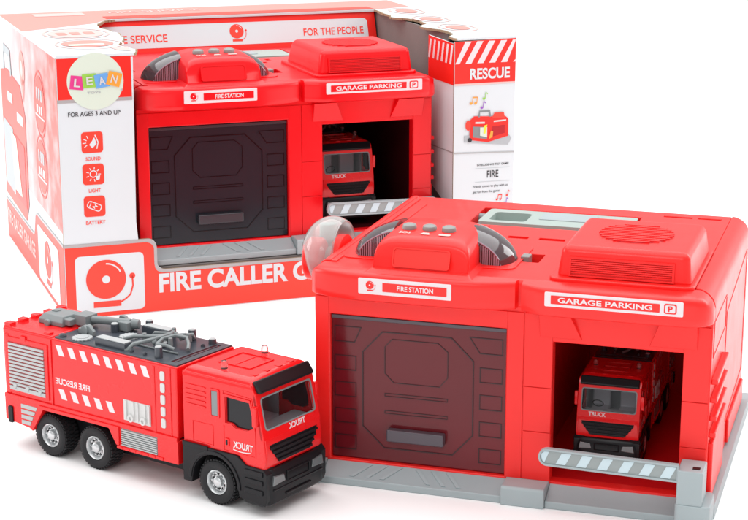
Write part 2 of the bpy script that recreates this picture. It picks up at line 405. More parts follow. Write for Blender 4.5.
    for k in range(11):
        yy = -.35+k*.07; hw = .37*math.sqrt(max(0, 1-(yy/.40)**2))
        if hw > .05: m.box(3.12-hw, 3.12+hw, .80+yy-.017, .80+yy+.017, 2.609, 2.618, 1)
    m.build('speaker_grille', [M_REDIN, RED], vent, smooth=False)
    # shutter door -----------------------------------------------------
    m = MB().box(DL+.004, DR-.004, .05, .085, DB+.004, DT-.004)
    dr = m.build('garage_door', DOOR, t, bevel=.006, seg=2)
    p = MB()
    def ridge(pts, w=.012, closed=True):
        P_ = [Vector((a_, b_)) for a_, b_ in pts]; n = len(P_)
        for i in range(n if closed else n-1):
            u, v = P_[i], P_[(i+1) % n]; d = (v-u).normalized(); q = Vector((-d.y, d.x))*w/2; u2 = u-d*w*.3; v2 = v+d*w*.3
            p.plate([tuple(u2+q), tuple(u2-q), tuple(v2-q), tuple(v2+q)], [], (0, .05, 0), X, Z, 0, .007)
    ridge([(.70, 1.585), (1.42, 1.585), (1.65, 1.36), (1.65, .575), (1.44, .345), (.72, .345), (.49, .56), (.49, 1.36)])
    ridge([(.80, 1.515), (1.28, 1.515), (1.385, 1.43), (1.385, 1.16), (1.30, 1.055), (.82, 1.055), (.725, 1.15), (.725, 1.43)], .007)
    for z in (.935, .75): ridge([(.725, z), (1.385, z), (1.385, z-.03), (.725, z-.03)], .006)
    ridge([(.19, 1.61), (.47, 1.61), (.40, 1.45), (.19, 1.45)], .009); ridge([(1.61, 1.61), (1.945, 1.61), (1.945, 1.45), (1.715, 1.45)], .009)
    for k in range(4):
        z1 = 1.30-k*.285; z0 = z1-.15
        ridge([(.19, z1), (.415, z1), (.415, z0), (.19, z0)], .009); ridge([(1.72, z1), (1.945, z1), (1.945, z0), (1.72, z0)], .009)
    p.build('door_ribs', RIDGE, dr, smooth=False)
    MB().box(DL+.004, DR-.004, .03, .05, DT-.05, DT-.012).build('door_lip', HAND, dr, bevel=.005)
    MB().box(.765, 1.37, -.045, .05, .445, .575).build('handle', HAND, dr, bevel=.018)
    # barrier ----------------------------------------------------------
    ps = MB().box(3.765, 4.01, -.375, -.03, .25, .60).build('barrier_post', M_GREY, t, bevel=.015)
    MB().box(3.90, 3.97, -.30, -.24, .60, .606).build('post_slot', M_BLACK, ps)
    L = 1.275; n = 10; d = Vector((L, 0, -.027)).normalized(); up = Vector((0, 0, 1))
    def capsule(r, x0, x1): return [(x0+r*cos(R(a)), r*sin(R(a))) for a in range(90, 271, 15)]+[(x1, -r), (x1, r)]
    O = (2.50, -.30, .585)
    m = MB(); m.plate(capsule(.088, 0, L), [], O, d, up, 0, .045); m.plate(capsule(.088, 0, L), [capsule(.068, 0, L-.015)], O, d, up, .0449, .062)
    arm = m.build('barrier_arm', M_GREY, t, bevel=.006, seg=2)
    p = Print(Vector(O)+Vector((0, -.046, 0)), d, up, .001)
    p.poly(capsule(.069, 0, L-.015), M_ARMP)
    p.poly([(.02, .06), (-.03, .058), (-.058, .03), (-.06, -.0), (-.045, -.04), (-.025, -.055)], M_ARMW, 1)
    for k in range(6):
        x = .085+k*.203
        p.poly([(x, -.06), (x+.095, -.06), (x+.155, .06), (x+.06, .06)], M_ARMW, 1)
    p.build('hazard_stripes', arm)
    # right-hand side ribs ----------------------------------------------
    for z in (1.37, 1.185, 1.0, .83): MB().plate([(0, 0), (.07, 0), (.035, .035), (.0, .035)], [], (0, 0, 0), X, Z, 0, 0)  if False else MB().box(3.995, 4.065, .06, 1.02, z-.028, z+.028).build('side_rail', RED, rw, bevel=.014)
    MB().box(3.995, 4.045, .08, 1.10, .16, .74).build('side_panel', RED, rw, bevel=.015)
    MB().box(3.995, 4.03, 1.75, 3.25, .16, .42).build('side_panel', RED, rw, bevel=.015)
    m = MB()
    m.plate([(1.25, .45), (1.25, 1.75), (3.2, 1.95), (3.2, .55)], [[(1.26, .46), (3.19, .56), (3.19, 1.94), (1.26, 1.74)]], (4.0, 0, 0), Y, Z, -.002, .006)
    m.plate([(.10, 1.60), (.10, 1.96), (1.15, 1.96), (1.15, 1.62)], [[(.11, 1.61), (1.14, 1.63), (1.14, 1.95), (.11, 1.95)]], (4.0, 0, 0), Y, Z, -.002, .006)
    m.build('side_seam', RED, rw, smooth=False)
    # call horn on the left side -----------------------------------------
    c = (-.16, .98, 2.15)
    bm = bmesh.new(); bmesh.ops.create_uvsphere(bm, u_segments=40, v_segments=24, radius=1)
    bmesh.ops.scale(bm, vec=(.30, .44, .37), verts=bm.verts); bmesh.ops.translate(bm, vec=c, verts=bm.verts)
    bmesh.ops.bisect_plane(bm, geom=bm.verts[:]+bm.edges[:]+bm.faces[:], plane_co=(-.015, 0, 0), plane_no=(1, 0, 0), clear_outer=True)
    bmesh.ops.solidify(bm, geom=bm.faces[:], thickness=.012)
    bmesh.ops.recalc_face_normals(bm, faces=bm.faces)
    me = bpy.data.meshes.new('horn_cover'); bm.to_mesh(me); bm.free()
    for pp in me.polygons: pp.use_smooth = True
    me.materials.append(M_CLEAR); hc = bpy.data.objects.new('horn_cover', me); COL.objects.link(hc); hc.parent = t
    m = MB(); m.plate(circ(.84, 2.09, .23, n=32), [], (-.38, 0, 0), Y, Z, 0, .18); m.build('horn_button', RED, t, bevel=.05, seg=4)
    m = MB(); m.cyl((-.24, 1.10, 1.9), (-.24, 1.10, 2.42), .09); m.cyl((-.02, 1.0, 2.05), (-.3, 1.0, 2.05), .14); m.build('horn_core', M_TRAY, t, bevel=.01)
    m = MB(); m.plate(circ(.98, 2.0, .33, n=32), [], (-.02, 0, 0), Y, Z, -.06, .02); m.build('horn_base', RED, t)
    return t

ST = dict(x=-.5947, y=17.0211, rz=-.3028)
st1 = station('red toy fire station with smoky reddish door standing in front of the printed carton', (ST['x'], ST['y'], 0), ST['rz'], 1, M_RED1, M_SMOKE1, M_RIDGE1, M_HAND)
BX = dict(x=-4.1805, y=22.7279, rz=.3456)
c_, s_ = cos(BX['rz']), sin(BX['rz'])
t2 = (BX['x']+c_*1.1206-s_*.355, BX['y']+s_*1.1206+c_*.355, .6241)
st2 = station('red toy fire station with black door seated inside the open printed carton', t2, BX['rz'], 1.0847, M_RED2, M_SMOKE2, M_RIDGE2, M_HAND2)

# ------------------------------------------------------------------ fire truck
TW = .903
def truck(label, loc, rz, scale, mirror):
    t = thing('toy_fire_truck', label, 'toy truck', loc, rz, 'toy fire trucks', scale)
    RED = M_REDT
    # body
    m = MB(); m.box(0, 2.49, 0, TW, .575, 1.335)
    m.box(0, .735, .005, TW-.005, 1.30, 1.352)
    m.box(.025, .10, -.012, TW+.012, .60, 1.28)
    body = m.build('body', RED, t, bevel=.018)
    m = MB()
    for s in (0, 1):
        y0, y1 = (-.014, .02) if s == 0 else (TW-.02, TW+.014)
        yy = lambda a, b: (a, b)
        N0 = (0, y1, 0)
        # frame round the rear roller shutter and panel breaks
        m.plate(rect(.05, .68, .63, 1.25), [rect(.085, .63, .67, 1.20)], (0, y1 if s == 0 else y1, 0), X, Z, 0, y1-y0)
        m.box(.722, .738, y0, y1, .60, 1.325)
        m.box(2.16, 2.20, y0+.006, y1-.006, .60, 1.30); m.box(2.40, 2.415, y0+.004, y1-.004, .60, 1.32)
        m.box(0, 2.49, y0-.006, y1+.006, .555, .60)
        m.box(.28, .36, y0-.006, y1+.006, 1.23, 1.285)
        # rear skirt, arch fender, front skirt
        yb0, yb1 = (-.016, .10) if s == 0 else (TW-.10, TW+.016)
        m.plate([(0, .30), (.40, .26), (.56, .56), (0, .56)], [], (0, yb1, 0), X, Z, 0, yb1-yb0)
        m.plate([(.385, .27), (.43, .25), (.60, .52), (1.56, .52), (1.66, .36), (1.70, .36), (1.70, .56), (.54, .56)], [], (0, yb1+.0, 0), X, Z, -.006, yb1-yb0+.02)
        m.plate(rect(1.66, 2.50, .315, .56), [rect(1.715, 2.22, .356, .546)], (0, yb1, 0), X, Z, 0, yb1-yb0)
        m.box(1.66, 2.30, yb0-.012, yb1+.012, .318, .352)
        for k in range(6): m.box(1.72+k*.09, 1.75+k*.09, yb0-.02, yb1+.02, .322, .348)
    for k in range(5): m.box(.01, .10, .02+k*.19, .11+k*.19, 1.345, 1.385)
    m.box(-.03, .0, .08, .82, .34, 1.22); m.box(.6, .68, .03, .10, 1.345, 1.372)
    m.build('body_panel', RED, body, bevel=.006, seg=2)
    for s in (0, 1):
        ys = (lambda a, b: (a, b)) if s == 0 else (lambda a, b: (TW-b, TW-a))
        m = MB(); n = 13
        for k in range(n):
            z0 = .675+k*(.52/n); a, b = ys(-.020, .02)
            m.plate([(0, 0), (.030, .006), (.030, .030), (0, .036)] if False else rect(.09, .625, z0, z0+.52/n-.014), [], (0, b, 0), X, Z, 0, b-a)
        a, b = ys(.004, .01); m.box(.088, .628, a, b, .672, 1.198)
        a, b = ys(-.028, .02)
        for xx in (.17, .36, .55): m.plate([(xx-.03, .735), (xx+.04, .73), (xx+.015, .675), (xx-.0, .675)], [], (0, b, 0), X, Z, 0, b-a)
        a, b = ys(-.018, .02); m.box(.09, .63, a, b, .655, .70)
        m.build('roller_shutter', M_SHUT, body, bevel=.003, seg=1)
        m = MB(); a, b = ys(-.020, .0)
        for k in range(8): m.box(1.72, 2.215, a, b, .36+k*.023, .36+k*.023+.013)
        a, b = ys(-.003, .0); m.box(1.71, 2.225, a, b, .355, .545)
        m.build('grille_panel', M_SHUT, body, bevel=.002, seg=1)
        m = MB(); a, b = ys(-.024, .0)
        for k in range(4):
            z = .52-k*.06; x1 = .50-k*.032
            m.plate([(.25, z-.045), (x1-.02, z-.045), (x1, z), (.25, z)], [], (0, b, 0), X, Z, 0, b-a)
        m.build('step_ladder', M_SHUT, body, bevel=.004, seg=1)
        # hose cabinet
        m = MB(); a, b = ys(-.008, .01); m.box(1.76, 2.13, a, b, .645, .865)
        a, b = ys(-.022, .01)
        for xx in (1.80, 1.90, 1.96, 2.06, 2.115): m.box(xx-.008, xx+.012, a, b, .665, .86)
        for xx in (1.87, 2.04):
            q = -.03 if s == 0 else TW+.03; q2 = .0 if s == 0 else TW
            m.lathe((xx, q2, .685), (0, -1 if s == 0 else 1, 0), [(.04, 0), (.04, .035), (.02, .035), (.018, .02)], 20)
        m.build('hose_cabinet', M_WHT2, body, smooth=True)
        m = MB(); a, b = ys(-.012, .005)
        for k in range(5): m.plate(rrect(2.275, 2.335, .665+k*.125, .765+k*.125, .02, 3), [], (0, b, 0), X, Z, 0, b-a)
        m.build('marker_light', M_WHT2, body, bevel=.004)
        # reflective stripes and words
        p = Print((0, 0, 0), X, Z, .002) if s == 0 else Print((2.9, TW, 0), -X, Z, .002)
        off = 0
        def q(x): return x
        for k in range(8):
            x = .80+k*.172 if s == 0 else 2.9-2.0+k*.172-.05
            p.poly([(x, 1.275), (x+.080, 1.275), (x+.128, 1.165), (x+.048, 1.165)], M_WHT)
        for k in range(5):
            x = .815+k*.172 if s == 0 else 2.9-2.0+k*.172
            p.poly([(x, .795), (x+.080, .795), (x+.128, .685), (x+.048, .685)], M_WHT)
        x0 = .78 if s == 0 else 1.1
        p.text('FIRE RESCUE', x0, x0+.50, .845, .915, M_WHT, 0, .025, mirror=mirror)
        p.build('lettering', body)
        m = MB(); a, b = ys(-.035, .02); m.plate(rrect(.055, .125, .275, .465, .02), [], (0, b, 0), X, Z, 0, b-a); m.build('bumper_block', M_BLACK, body, bevel=.01)
    # chassis, dark
    ch = MB(); ch.box(.05, 3.5, .22, TW-.22, .16, .56); ch.box(.45, 1.66, .06, TW-.06, .48, .56); ch.build('chassis', M_BLACK, t)
    # deck and fittings
    m = MB(); m.plate(rect(.765, 2.475, .025, TW-.025), [rect(2.33, 2.40, .10, TW-.10)], (0, 0, 0), X, Y, 1.33, 1.352)
    dk = m.build('deck', M_DECK, t, bevel=.005, seg=2)
    m = MB(); m.box(2.335, 2.395, .11, TW-.11, 1.325, 1.334); m.box(2.355, 2.375, .12, TW-.12, 1.334, 1.346); m.build('deck_channel', M_DECK, dk)
    for x, y, h in ((.83, .08, .02), (1.16, .52, .09), (2.15, .12, .11), (2.02, .78, .11), (1.40, .80, .10), (1.95, .42, .05), (2.28, .80, .05)):
        m = MB().cyl((x, y, 1.35), (x, y, 1.35+h), .044, .040, 20); m.cyl((x, y, 1.35+h), (x, y, 1.362+h), .038, .03, 20, 1); m.build('deck_post', [M_DECK, M_FITL if h > .03 else M_DECK], dk, bevel=.004, seg=2)
    for x0, x1, y0, y1 in ((1.30, 1.72, .08, .20), (1.40, 1.78, .68, .80)):
        m = MB().box(x0, x1, y0, y1, 1.35, 1.42); m.box(x0+.008, x1-.008, y0+.008, y1-.008, 1.42, 1.432, 1); m.build('tool_locker', [M_DECK, M_FITL], dk, bevel=.005, seg=2)
    MB().tube([(1.46, .30, 1.362), (1.9, .30, 1.362), (2.25, .30, 1.362)], .010, 8).build('deck_rod', M_FIT, dk)
    for x, y in ((1.06, .14), (1.43, .46)):
        m = MB(); ring = []
        for k in range(64):
            r = .105+.008*cos(k*2*PI/64*16); ring.append((x+r*cos(2*PI*k/64), y+r*sin(2*PI*k/64)))
        m.plate(ring, [], (0, 0, 0), X, Y, 1.352, 1.372); m.cyl((x, y, 1.372), (x, y, 1.38), .07, .065, 32); m.build('hose_reel', M_FITL, dk, bevel=.004, seg=2)
    m = MB()                                                              # branching pipes
    m.tube([(1.50, .25, 1.355), (1.53, .27, 1.40), (1.62, .33, 1.43), (1.80, .45, 1.43), (1.98, .58, 1.44), (2.06, .64, 1.45)], .020, 10)
    m.tube([(1.72, .12, 1.355), (1.76, .17, 1.41), (1.88, .34, 1.44), (1.92, .55, 1.45), (1.84, .70, 1.43)], .022, 10)
    m.tube([(1.98, .28, 1.42), (1.94, .42, 1.44), (2.02, .52, 1.46), (2.14, .56, 1.45), (2.22, .50, 1.41), (2.28, .42, 1.38)], .020, 10)
    m.tube([(2.02, .62, 1.44), (2.10, .70, 1.44), (2.06, .76, 1.38)], .020, 10)
    for c in ((1.80, .45, 1.43), (1.92, .50, 1.445), (2.04, .58, 1.455), (1.88, .34, 1.44)): m.lathe(Vector(c)-Vector((0, 0, .03)), (.4, .6, .2), [(.0, -.02), (.03, -.015), (.032, .03), (.0, .04)], 14)
    m.cyl((1.72, .12, 1.35), (1.72, .12, 1.37), .04); m.cyl((1.50, .25, 1.35), (1.50, .25, 1.37), .04)
    m.tube([(2.20, .30, 1.40), (2.12, .26, 1.44), (2.02, .24, 1.43), (1.96, .34, 1.42)], .018, 10); m.tube([(1.62, .60, 1.36), (1.68, .58, 1.42), (1.80, .60, 1.43), (1.92, .66, 1.43)], .017, 10)
    for c in ((2.12, .62, 1.44), (1.70, .40, 1.43), (2.06, .40, 1.44), (1.84, .70, 1.44)): m.cyl(Vector(c)-Vector((0, 0, .05)), Vector(c)+Vector((0, 0, .03)), .028, .022, 14)
    m.build('pipework', M_FIT, dk)
    m = MB(); m.plate([(-.10, 0), (.12, 0), (.12, .05), (.06, .10), (-.02, .10), (-.05, .06), (-.10, .06)], [], (.98, .30, 1.352), X, Z, 0, .04); m.cyl((.98, .24, 1.40), (.98, .34, 1.40), .05, .05, 20); m.build('hose_bracket', M_FIT, dk, bevel=.005, seg=2)
    for x, y in ((.86, .30), (.92, .74), (1.28, .62), (1.60, .88-.1), (1.80, .10), (1.98, .10), (2.27, .66)):
        m = MB().cyl((x, y, 1.352), (x, y, 1.375), .024, .022, 14); m.cyl((x, y, 1.375), (x, y, 1.382), .014, .012, 6); m.build('deck_bolt', M_DECK, dk)
    # water cannon
    m = MB()
    m.loft([[(.24, .30, 1.352), (.60, .30, 1.352), (.60, .62, 1.352), (.24, .62, 1.352)], [(.24, .30, 1.40), (.60, .30, 1.40), (.60, .62, 1.40), (.24, .62, 1.40)], [(.28, .35, 1.46), (.58, .34, 1.46), (.58, .60, 1.46), (.28, .58, 1.46)]])
    m.box(.30, .38, .44, .52, 1.45, 1.475); m.box(.56, .68, .34, .44, 1.37, 1.44); m.box(.56, .68, .50, .60, 1.37, 1.44)
    m.box(.66, .84, .42, .60, 1.37, 1.49); m.cyl((.83, .52, 1.435), (1.26, .66, 1.435), .042, .042, 20)
    m.box(1.16, 1.30, .56, .72, 1.36, 1.46); m.plate([(0, 0), (.16, 0), (.16, .05), (.10, .12), (.03, .12), (0, .06)], [], (1.02, .76, 1.352), X, Z, 0, .05); m.cyl((.40, .30, 1.38), (.40, .26, 1.38), .04, .04, 16); m.cyl((1.28, .66, 1.43), (1.36, .69, 1.43), .055, .05, 20)
    m.build('water_cannon', M_FIT, t, bevel=.010, seg=2)
    # wheels
    for x in (.657, 1.314, 2.985):
        for s in (0, 1):
            y, dd = (.0, 1) if s == 0 else (TW, -1); r = .235
            m = MB(); c = (x, y, r)
            m.lathe(c, (0, dd, 0), [(.125, .02), (.135, .004), (.165, -.006), (.20, -.006), (.218, .006), (.226, .03), (.226, .19), (.215, .205), (.12, .205)], 48, closed=True)
            for k in range(36):
                a = 2*PI*k/36
                for off, yy in ((0, .012), (.5, .075), (0, .14)):
                    a2 = a+off*2*PI/36; u = Vector((cos(a2), 0, sin(a2))); tt = Vector((-sin(a2), 0, cos(a2))); cc = Vector(c)
                    pts = [cc+u*rr+tt*q2+Vector((0, dd*(yy+q3), 0)) for rr in (.222, .235) for q2 in (-.013, .013) for q3 in (0, .055)]
                    m.add(pts, [(0, 1, 3, 2), (4, 6, 7, 5), (0, 4, 5, 1), (2, 3, 7, 6), (0, 2, 6, 4), (1, 5, 7, 3)])
            wh = m.build('wheel', M_RUB, t)
            m = MB()
            m.lathe(c, (0, dd, 0), [(.128, .16), (.128, .004), (.118, -.002), (.108, .012), (.10, .045), (.055, .050), (.052, .01), (.04, .0), (.028, -.004), (.0, -.005)], 40)
            for k in range(10):
                a = 2*PI*k/10; m.cyl((x+.085*cos(a), y+dd*.046, r+.085*sin(a)), (x+.085*cos(a), y+dd*.030, r+.085*sin(a)), .012, .010, 10)
            m.build('rim', M_CHROME, wh)
            m = MB()
            for k in range(10):
                a = 2*PI*(k+.5)/10; m.cyl((x+.079*cos(a), y+dd*.050, r+.079*sin(a)), (x+.079*cos(a), y+dd*.040, r+.079*sin(a)), .013, .013, 10)
            m.build('rim_hole', M_BLACK, wh)
    # cab --------------------------------------------------------------
    m = MB()
    for s in (0, 1):
        y = .045 if s == 0 else TW
        out = [(2.57, .58), (3.28, .58), (3.38, .50), (3.60, .50), (3.615, .60), (3.595, .80), (3.505, 1.235), (3.45, 1.33), (2.57, 1.33)]
        hole = [(3.13, .90), (3.20, .90), (3.26, .865), (3.40, .865), (3.475, .90), (3.47, 1.0), (3.43, 1.15), (3.13, 1.16)]
        m.plate(out, [hole], (0, y, 0), X, Z, 0, .045)
    m.box(2.57, 2.62, .045, TW-.045, .58, 1.33)
    O = (3.597, 0, .79); Vd = Vector((-.095, 0, .445)).normalized()
    m.plate(rect(.0, TW, 0, .475), [rrect(.060, TW-.060, .095, .415, .035)], O, Y, Vd, -.04, .004)
    m.box(2.60, 3.58, .045, TW-.045, .55, .60)
    m.plate([(3.35, .49), (3.60, .49), (3.622, .60), (3.602, .80), (3.35, .80)], [], (0, TW-.02, 0), X, Z, 0, TW-.04)
    cab = m.build('cab', RED, t, bevel=.008, seg=2)
    rb = MB()
    a4 = lambda x0, x1, y0, y1, z: [(x0, y0, z), (x1, y0, z), (x1, y1, z), (x0, y1, z)]
    rb.loft([a4(2.565, 3.475, -.004, TW+.004, 1.27), a4(2.565, 3.47, -.004, TW+.004, 1.31), a4(2.60, 3.43, .03, TW-.03, 1.36), a4(2.66, 3.38, .09, TW-.09, 1.385)])
    rf = rb.build('cab_roof', RED, cab, bevel=.03, seg=4, ang=12)
    m = MB(); m.plate(rrect(2.80, 3.22, .27, .66, .02), [rrect(2.815, 3.205, .285, .645, .015)], (0, 0, 0), X, Y, 1.384, 1.394); m.box(3.0, 3.01, .29, .64, 1.384, 1.390)
    for k in range(4): m.box(3.33, 3.39, .14+k*.185, .20+k*.185, 1.36, 1.388)
    m.build('roof_hatch', RED, rf, bevel=.004, seg=2)
    for yy in (.15, .78):
        MB().lathe((2.99, yy, 1.372), Z, [(.055, 0), (.055, .014), (.0, .014)], 24).build('beacon_base', RED, rf)
        MB().lathe((2.99, yy, 1.386), Z, [(.036, 0), (.036, .055), (.028, .078), (.0, .084)], 24).build('beacon', M_BEACON, rf)
    m = MB(); m.plate([(3.44, 1.36), (3.475, 1.372), (3.55, 1.275), (3.54, 1.25), (3.50, 1.25)], [], (0, TW-.03, 0), X, Z, 0, TW-.06); m.build('sun_visor', M_BLACK, cab, bevel=.012)
    MB().plate(rrect(.062, TW-.062, .097, .413, .034), [], O, Y, Vd, -.028, -.018).build('windscreen', M_GLASS, cab)
    m = MB(); m.plate(rrect(.053, TW-.053, .088, .422, .04), [rrect(.068, TW-.068, .103, .407, .035)], O, Y, Vd, -.0, .008); m.build('window_seal', M_FIT, cab)
    for s in (0, 1):
        MB().plate([(3.13, .90), (3.20, .90), (3.26, .865), (3.40, .865), (3.475, .90), (3.47, 1.0), (3.43, 1.15), (3.13, 1.16)], [], (0, .03 if s == 0 else TW-.02, 0), X, Z, 0, .01).build('side_window', M_DGLASS, cab)
        y0, y1 = (-.010, .0) if s == 0 else (TW, TW+.010)
        m = MB()
        for k in range(5): m.plate(rrect(2.605, 2.87, .985+k*.05, 1.005+k*.05, .009, 3), [], (0, y1, 0), X, Z, 0, .010)
        m.plate(rect(2.69, 2.96, .615, .83), [rect(2.70, 2.95, .625, .82)], (0, y1, 0), X, Z, 0, .006)
        m.plate([(3.09, .60), (3.30, .60), (3.50, .60), (3.50, .9), (3.46, 1.20), (3.09, 1.22)], [[(3.10, .61), (3.49, .61), (3.49, .9), (3.45, 1.19), (3.10, 1.21)]], (0, y1, 0), X, Z, 0, .006)
        m.plate([(3.105, .87), (3.20, .87), (3.26, .84), (3.42, .84), (3.50, .88), (3.49, 1.0), (3.44, 1.18), (3.105, 1.19)], [[(3.125, .895), (3.20, .895), (3.26, .862), (3.40, .862), (3.477, .898), (3.472, 1.0), (3.432, 1.155), (3.125, 1.165)]], (0, y1, 0), X, Z, 0, .012)
        m.plate(rrect(3.115, 3.165, .655, .735, .008), [], (0, y1, 0), X, Z, 0, .012)
        m.plate(rrect(2.925, 3.05, .915, 1.215, .015), [rrect(2.945, 3.03, .935, 1.195, .01)], (0, y1, 0), X, Z, 0, .010)
        m.build('door_trim', RED, cab, bevel=.002, seg=1)
        m = MB(); yy0 = -.006 if s == 0 else TW-.002
        m.box(2.95, 3.025, yy0, yy0+.008, .94, 1.19); m.build('rear_quarter_window', M_GREYD, cab)
        m = MB(); m.plate(rrect(3.128, 3.152, .668, .722, .006), [], (0, y1, 0), X, Z, 0, .014 if s == 0 else -.004); m.build('door_handle', M_BLACK, cab)
        m = MB(); yo = -.05 if s == 0 else TW
        m.plate(rrect(3.49, 3.545, .93, 1.14, .02), [], (0, yo+.05, 0), X, Z, 0, .05); m.build('wing_mirror', RED, cab, bevel=.012)
        p = Print((0, 0, 0), X, Z, .004) if s == 0 else Print((3.6, TW, 0), -X, Z, .004)
        x0 = 3.215 if s == 0 else .12
        p.text('TRUCK', x0, x0+.25, .655, .725, M_WHT, 0, .03, mirror=mirror)
        sw = [(x0+.0+k*.022, .638-.014*sin(k/10*PI*.9)+k*.0008) for k in range(11)]
        p.stroke(sw, .009, M_WHT)
        p.build('lettering', cab)
        # black lower cladding with arch
        y = .13 if s == 0 else TW+.022
        arch = [(2.985+.29*cos(R(a)), .235+.29*sin(R(a))) for a in range(168, 11, -12)]
        out = [(2.57, .585), (2.57, .18), (2.68, .18)]+arch+[(3.30, .16), (3.62, .13), (3.645, .20), (3.645, .46), (3.60, .505), (3.38, .51), (3.27, .585)]
        m = MB(); m.plate(out, [], (0, y, 0), X, Z, 0, .152)
        rim = [(2.985+.30*cos(R(a)), .235+.30*sin(R(a))) for a in range(180, -1, -10)]; rim2 = [(2.985+.335*cos(R(a)), .235+.335*sin(R(a))) for a in range(0, 181, 10)]
        m.plate([p_ for p_ in rim+rim2 if p_[0] < 3.7], [], (0, y, 0), X, Z, -.010, .164)
        for zz in (.24, .34, .43): m.box(3.37, 3.60, y-.165 if s == 0 else y-.01, y+.01 if s else y-.14, zz, zz+.05)
        m.box(2.57, 2.90, y-.160 if s == 0 else y-.01, y+.008 if s else y-.14, .555, .60)
        m.build('wheel_arch', M_BLACK, cab, bevel=.006, seg=2)
    # nose: grille, bumper, lamps
    m = MB()
    g = [(.10, .13), (.21, .0), (TW-.21, .0), (TW-.10, .13), (TW-.07, .20), (.07, .20)]
    Og = (3.622, 0, .535); Vg = Vector((-.02, 0, .20)).normalized()
    m.plate(g, [], Og, Y, Vg, -.02, .008)
    for k in range(4): 
        v = .012+k*.047; wv = .205-.125*min(1, (v+.012)/.16)
        m.plate(rect(wv, TW-wv, v, v+.026), [], Og, Y, Vg, .004, .024)
    m.build('grille', M_BLACK, cab, bevel=.005, seg=2)
    m = MB()
    a5 = lambda z, xf, w=0: [(3.36, -.018+w, z), (xf-.06, -.018+w, z), (xf-.015, .03+w, z), (xf, .10, z), (xf, TW-.10, z), (xf-.015, TW-.03-w, z), (xf-.06, TW+.018-w, z), (3.36, TW+.018-w, z)]
    m.loft([a5(.115, 3.63, .01), a5(.14, 3.655), a5(.30, 3.668), a5(.45, 3.655), a5(.49, 3.63, .01)])
    m.plate(rect(.27, TW-.27, .0, .11), [rect(.285, TW-.285, .015, .095)], (3.668, 0, .32), Y, Z, -.01, .008)
    m.box(3.64, 3.678, .25, TW-.25, .19, .215); m.box(3.62, 3.676, .06, TW-.06, .275, .295)
    bp = m.build('front_bumper', M_BLACK, cab, bevel=.01, seg=2)
    for s in (0, 1):
        y0 = .05 if s == 0 else TW-.24
        MB().plate([(0, .0), (.19, .012), (.17, .085), (.02, .10)] if s == 0 else [(0, .012), (.19, 0), (.17, .10), (.02, .085)], [], (3.664, y0, .33), Y, Z, -.02, .010).build('headlight', M_LAMP, bp, bevel=.008)
    p = Print(Vector((3.613, 0, .80)), Y, Z, .006)
    p2 = Print(O, Y, Vd, .006)
    if mirror: p2.text('TRUCK', .40, .66, .018, .078, M_WHT, 0, .03, mirror=True)
    else: p2.text('TRUCK', .17, .42, .018, .078, M_WHT, 0, .03)
    p2.build('lettering', cab)
    # cab interior, paled with added lining; windscreen reflection put into its colour
    m = MB(); m.box(2.622, 2.64, .05, TW-.05, .60, 1.26); m.box(2.64, 3.46, .05, TW-.05, 1.245, 1.262); m.box(2.64, 3.10, .046, .055, .60, 1.24); m.box(2.64, 3.10, TW-.055, TW-.046, .60, 1.24); m.build('added_pale_cab_sheet', M_FITL, cab)
    m = MB(); m.box(3.30, 3.54, .06, TW-.06, .60, .84); m.box(2.7, 3.30, .06, TW-.06, .60, .66)
    m.build('dashboard', M_FITL, cab, bevel=.03)
    for yy in (.12, .52):
        m = MB(); m.box(2.92, 3.18, yy, yy+.26, .66, .78); m.box(2.86, 2.96, yy, yy+.26, .74, 1.12); m.build('seat', M_SEAT, cab, bevel=.03)
    MB().lathe((3.28, .25, .90), (-.8, 0, .6), [(.075, -.01), (.085, 0), (.075, .01), (.068, 0)], 24, closed=True).build('steering_wheel', M_BLACK, cab)
    return t

truck('large red toy fire truck with mirrored lettering on the white ground before the stations', (-3.9909, 17.8975, 0), -.6211, 1, True)
def on(o, x, y, z):
    sc = o.scale[0]; r = o.rotation_euler.z; l = o.location
    return (l.x+sc*(cos(r)*x-sin(r)*y), l.y+sc*(sin(r)*x+cos(r)*y), l.z+sc*z)
k1 = .71
# forward (+x of the truck) points out of the garage (-y of the station)
gx = 2.615; gy = .50
truck('small red toy fire truck parked inside the unboxed red station behind its barrier', on(st1, gx, gy+3.66*k1, .166), ST['rz']-PI/2, k1, False)
truck('small red toy fire truck parked inside the boxed red station', on(st2, 2.60, .40+3.66*.82, .166), BX['rz']-PI/2, .82*1.0847, False)

# ------------------------------------------------------------------ carton
BW, BD, BH = 6.614, 5.368, 3.574
b = thing('display_carton', 'large white and red printed cardboard display carton with open window front', 'carton', (BX['x'], BX['y'], 0), BX['rz'])
MC = [M_CARD, M_BROWN]
th = .035
rng = random.Random(7)
m = MB()
def hoodcurve(x, zlo=.60, zhi=1.05, r=.12, flip=False):
    pts = []
    sgn = -1 if flip else 1
    for i in range(7): a = R(90-90*i/6); pts.append((x-sgn*r+sgn*r*cos(a), zhi-r+r*sin(a)))
    for i in range(7): a = R(180+90*i/6); pts.append((x+sgn*r+sgn*r*cos(a), zlo+r+r*sin(a)))
    return pts
hl = hoodcurve(1.27); hr = hoodcurve(5.45, flip=True)
front = [(0, 0), (BW, 0), (BW, BH), (5.66, BH-.02), (5.66, 1.05)]+hr[:]+hl[::-1]+[(1.02, 1.05), (1.0, 1.3), (1.03, BH-.02), (0, BH)]
m.plate(front, [], (0, 0, 0), X, Z, -th, 0, 0, 1)
m.box(.0, th, th, BD, 0, BH-.003); m.box(BW-th, BW, th, BD, 0, BH-.003); m.box(th, BW-th, BD-th, BD, 0, BH-.003); m.box(th, BW-th, th, BD-th, .002, .03)
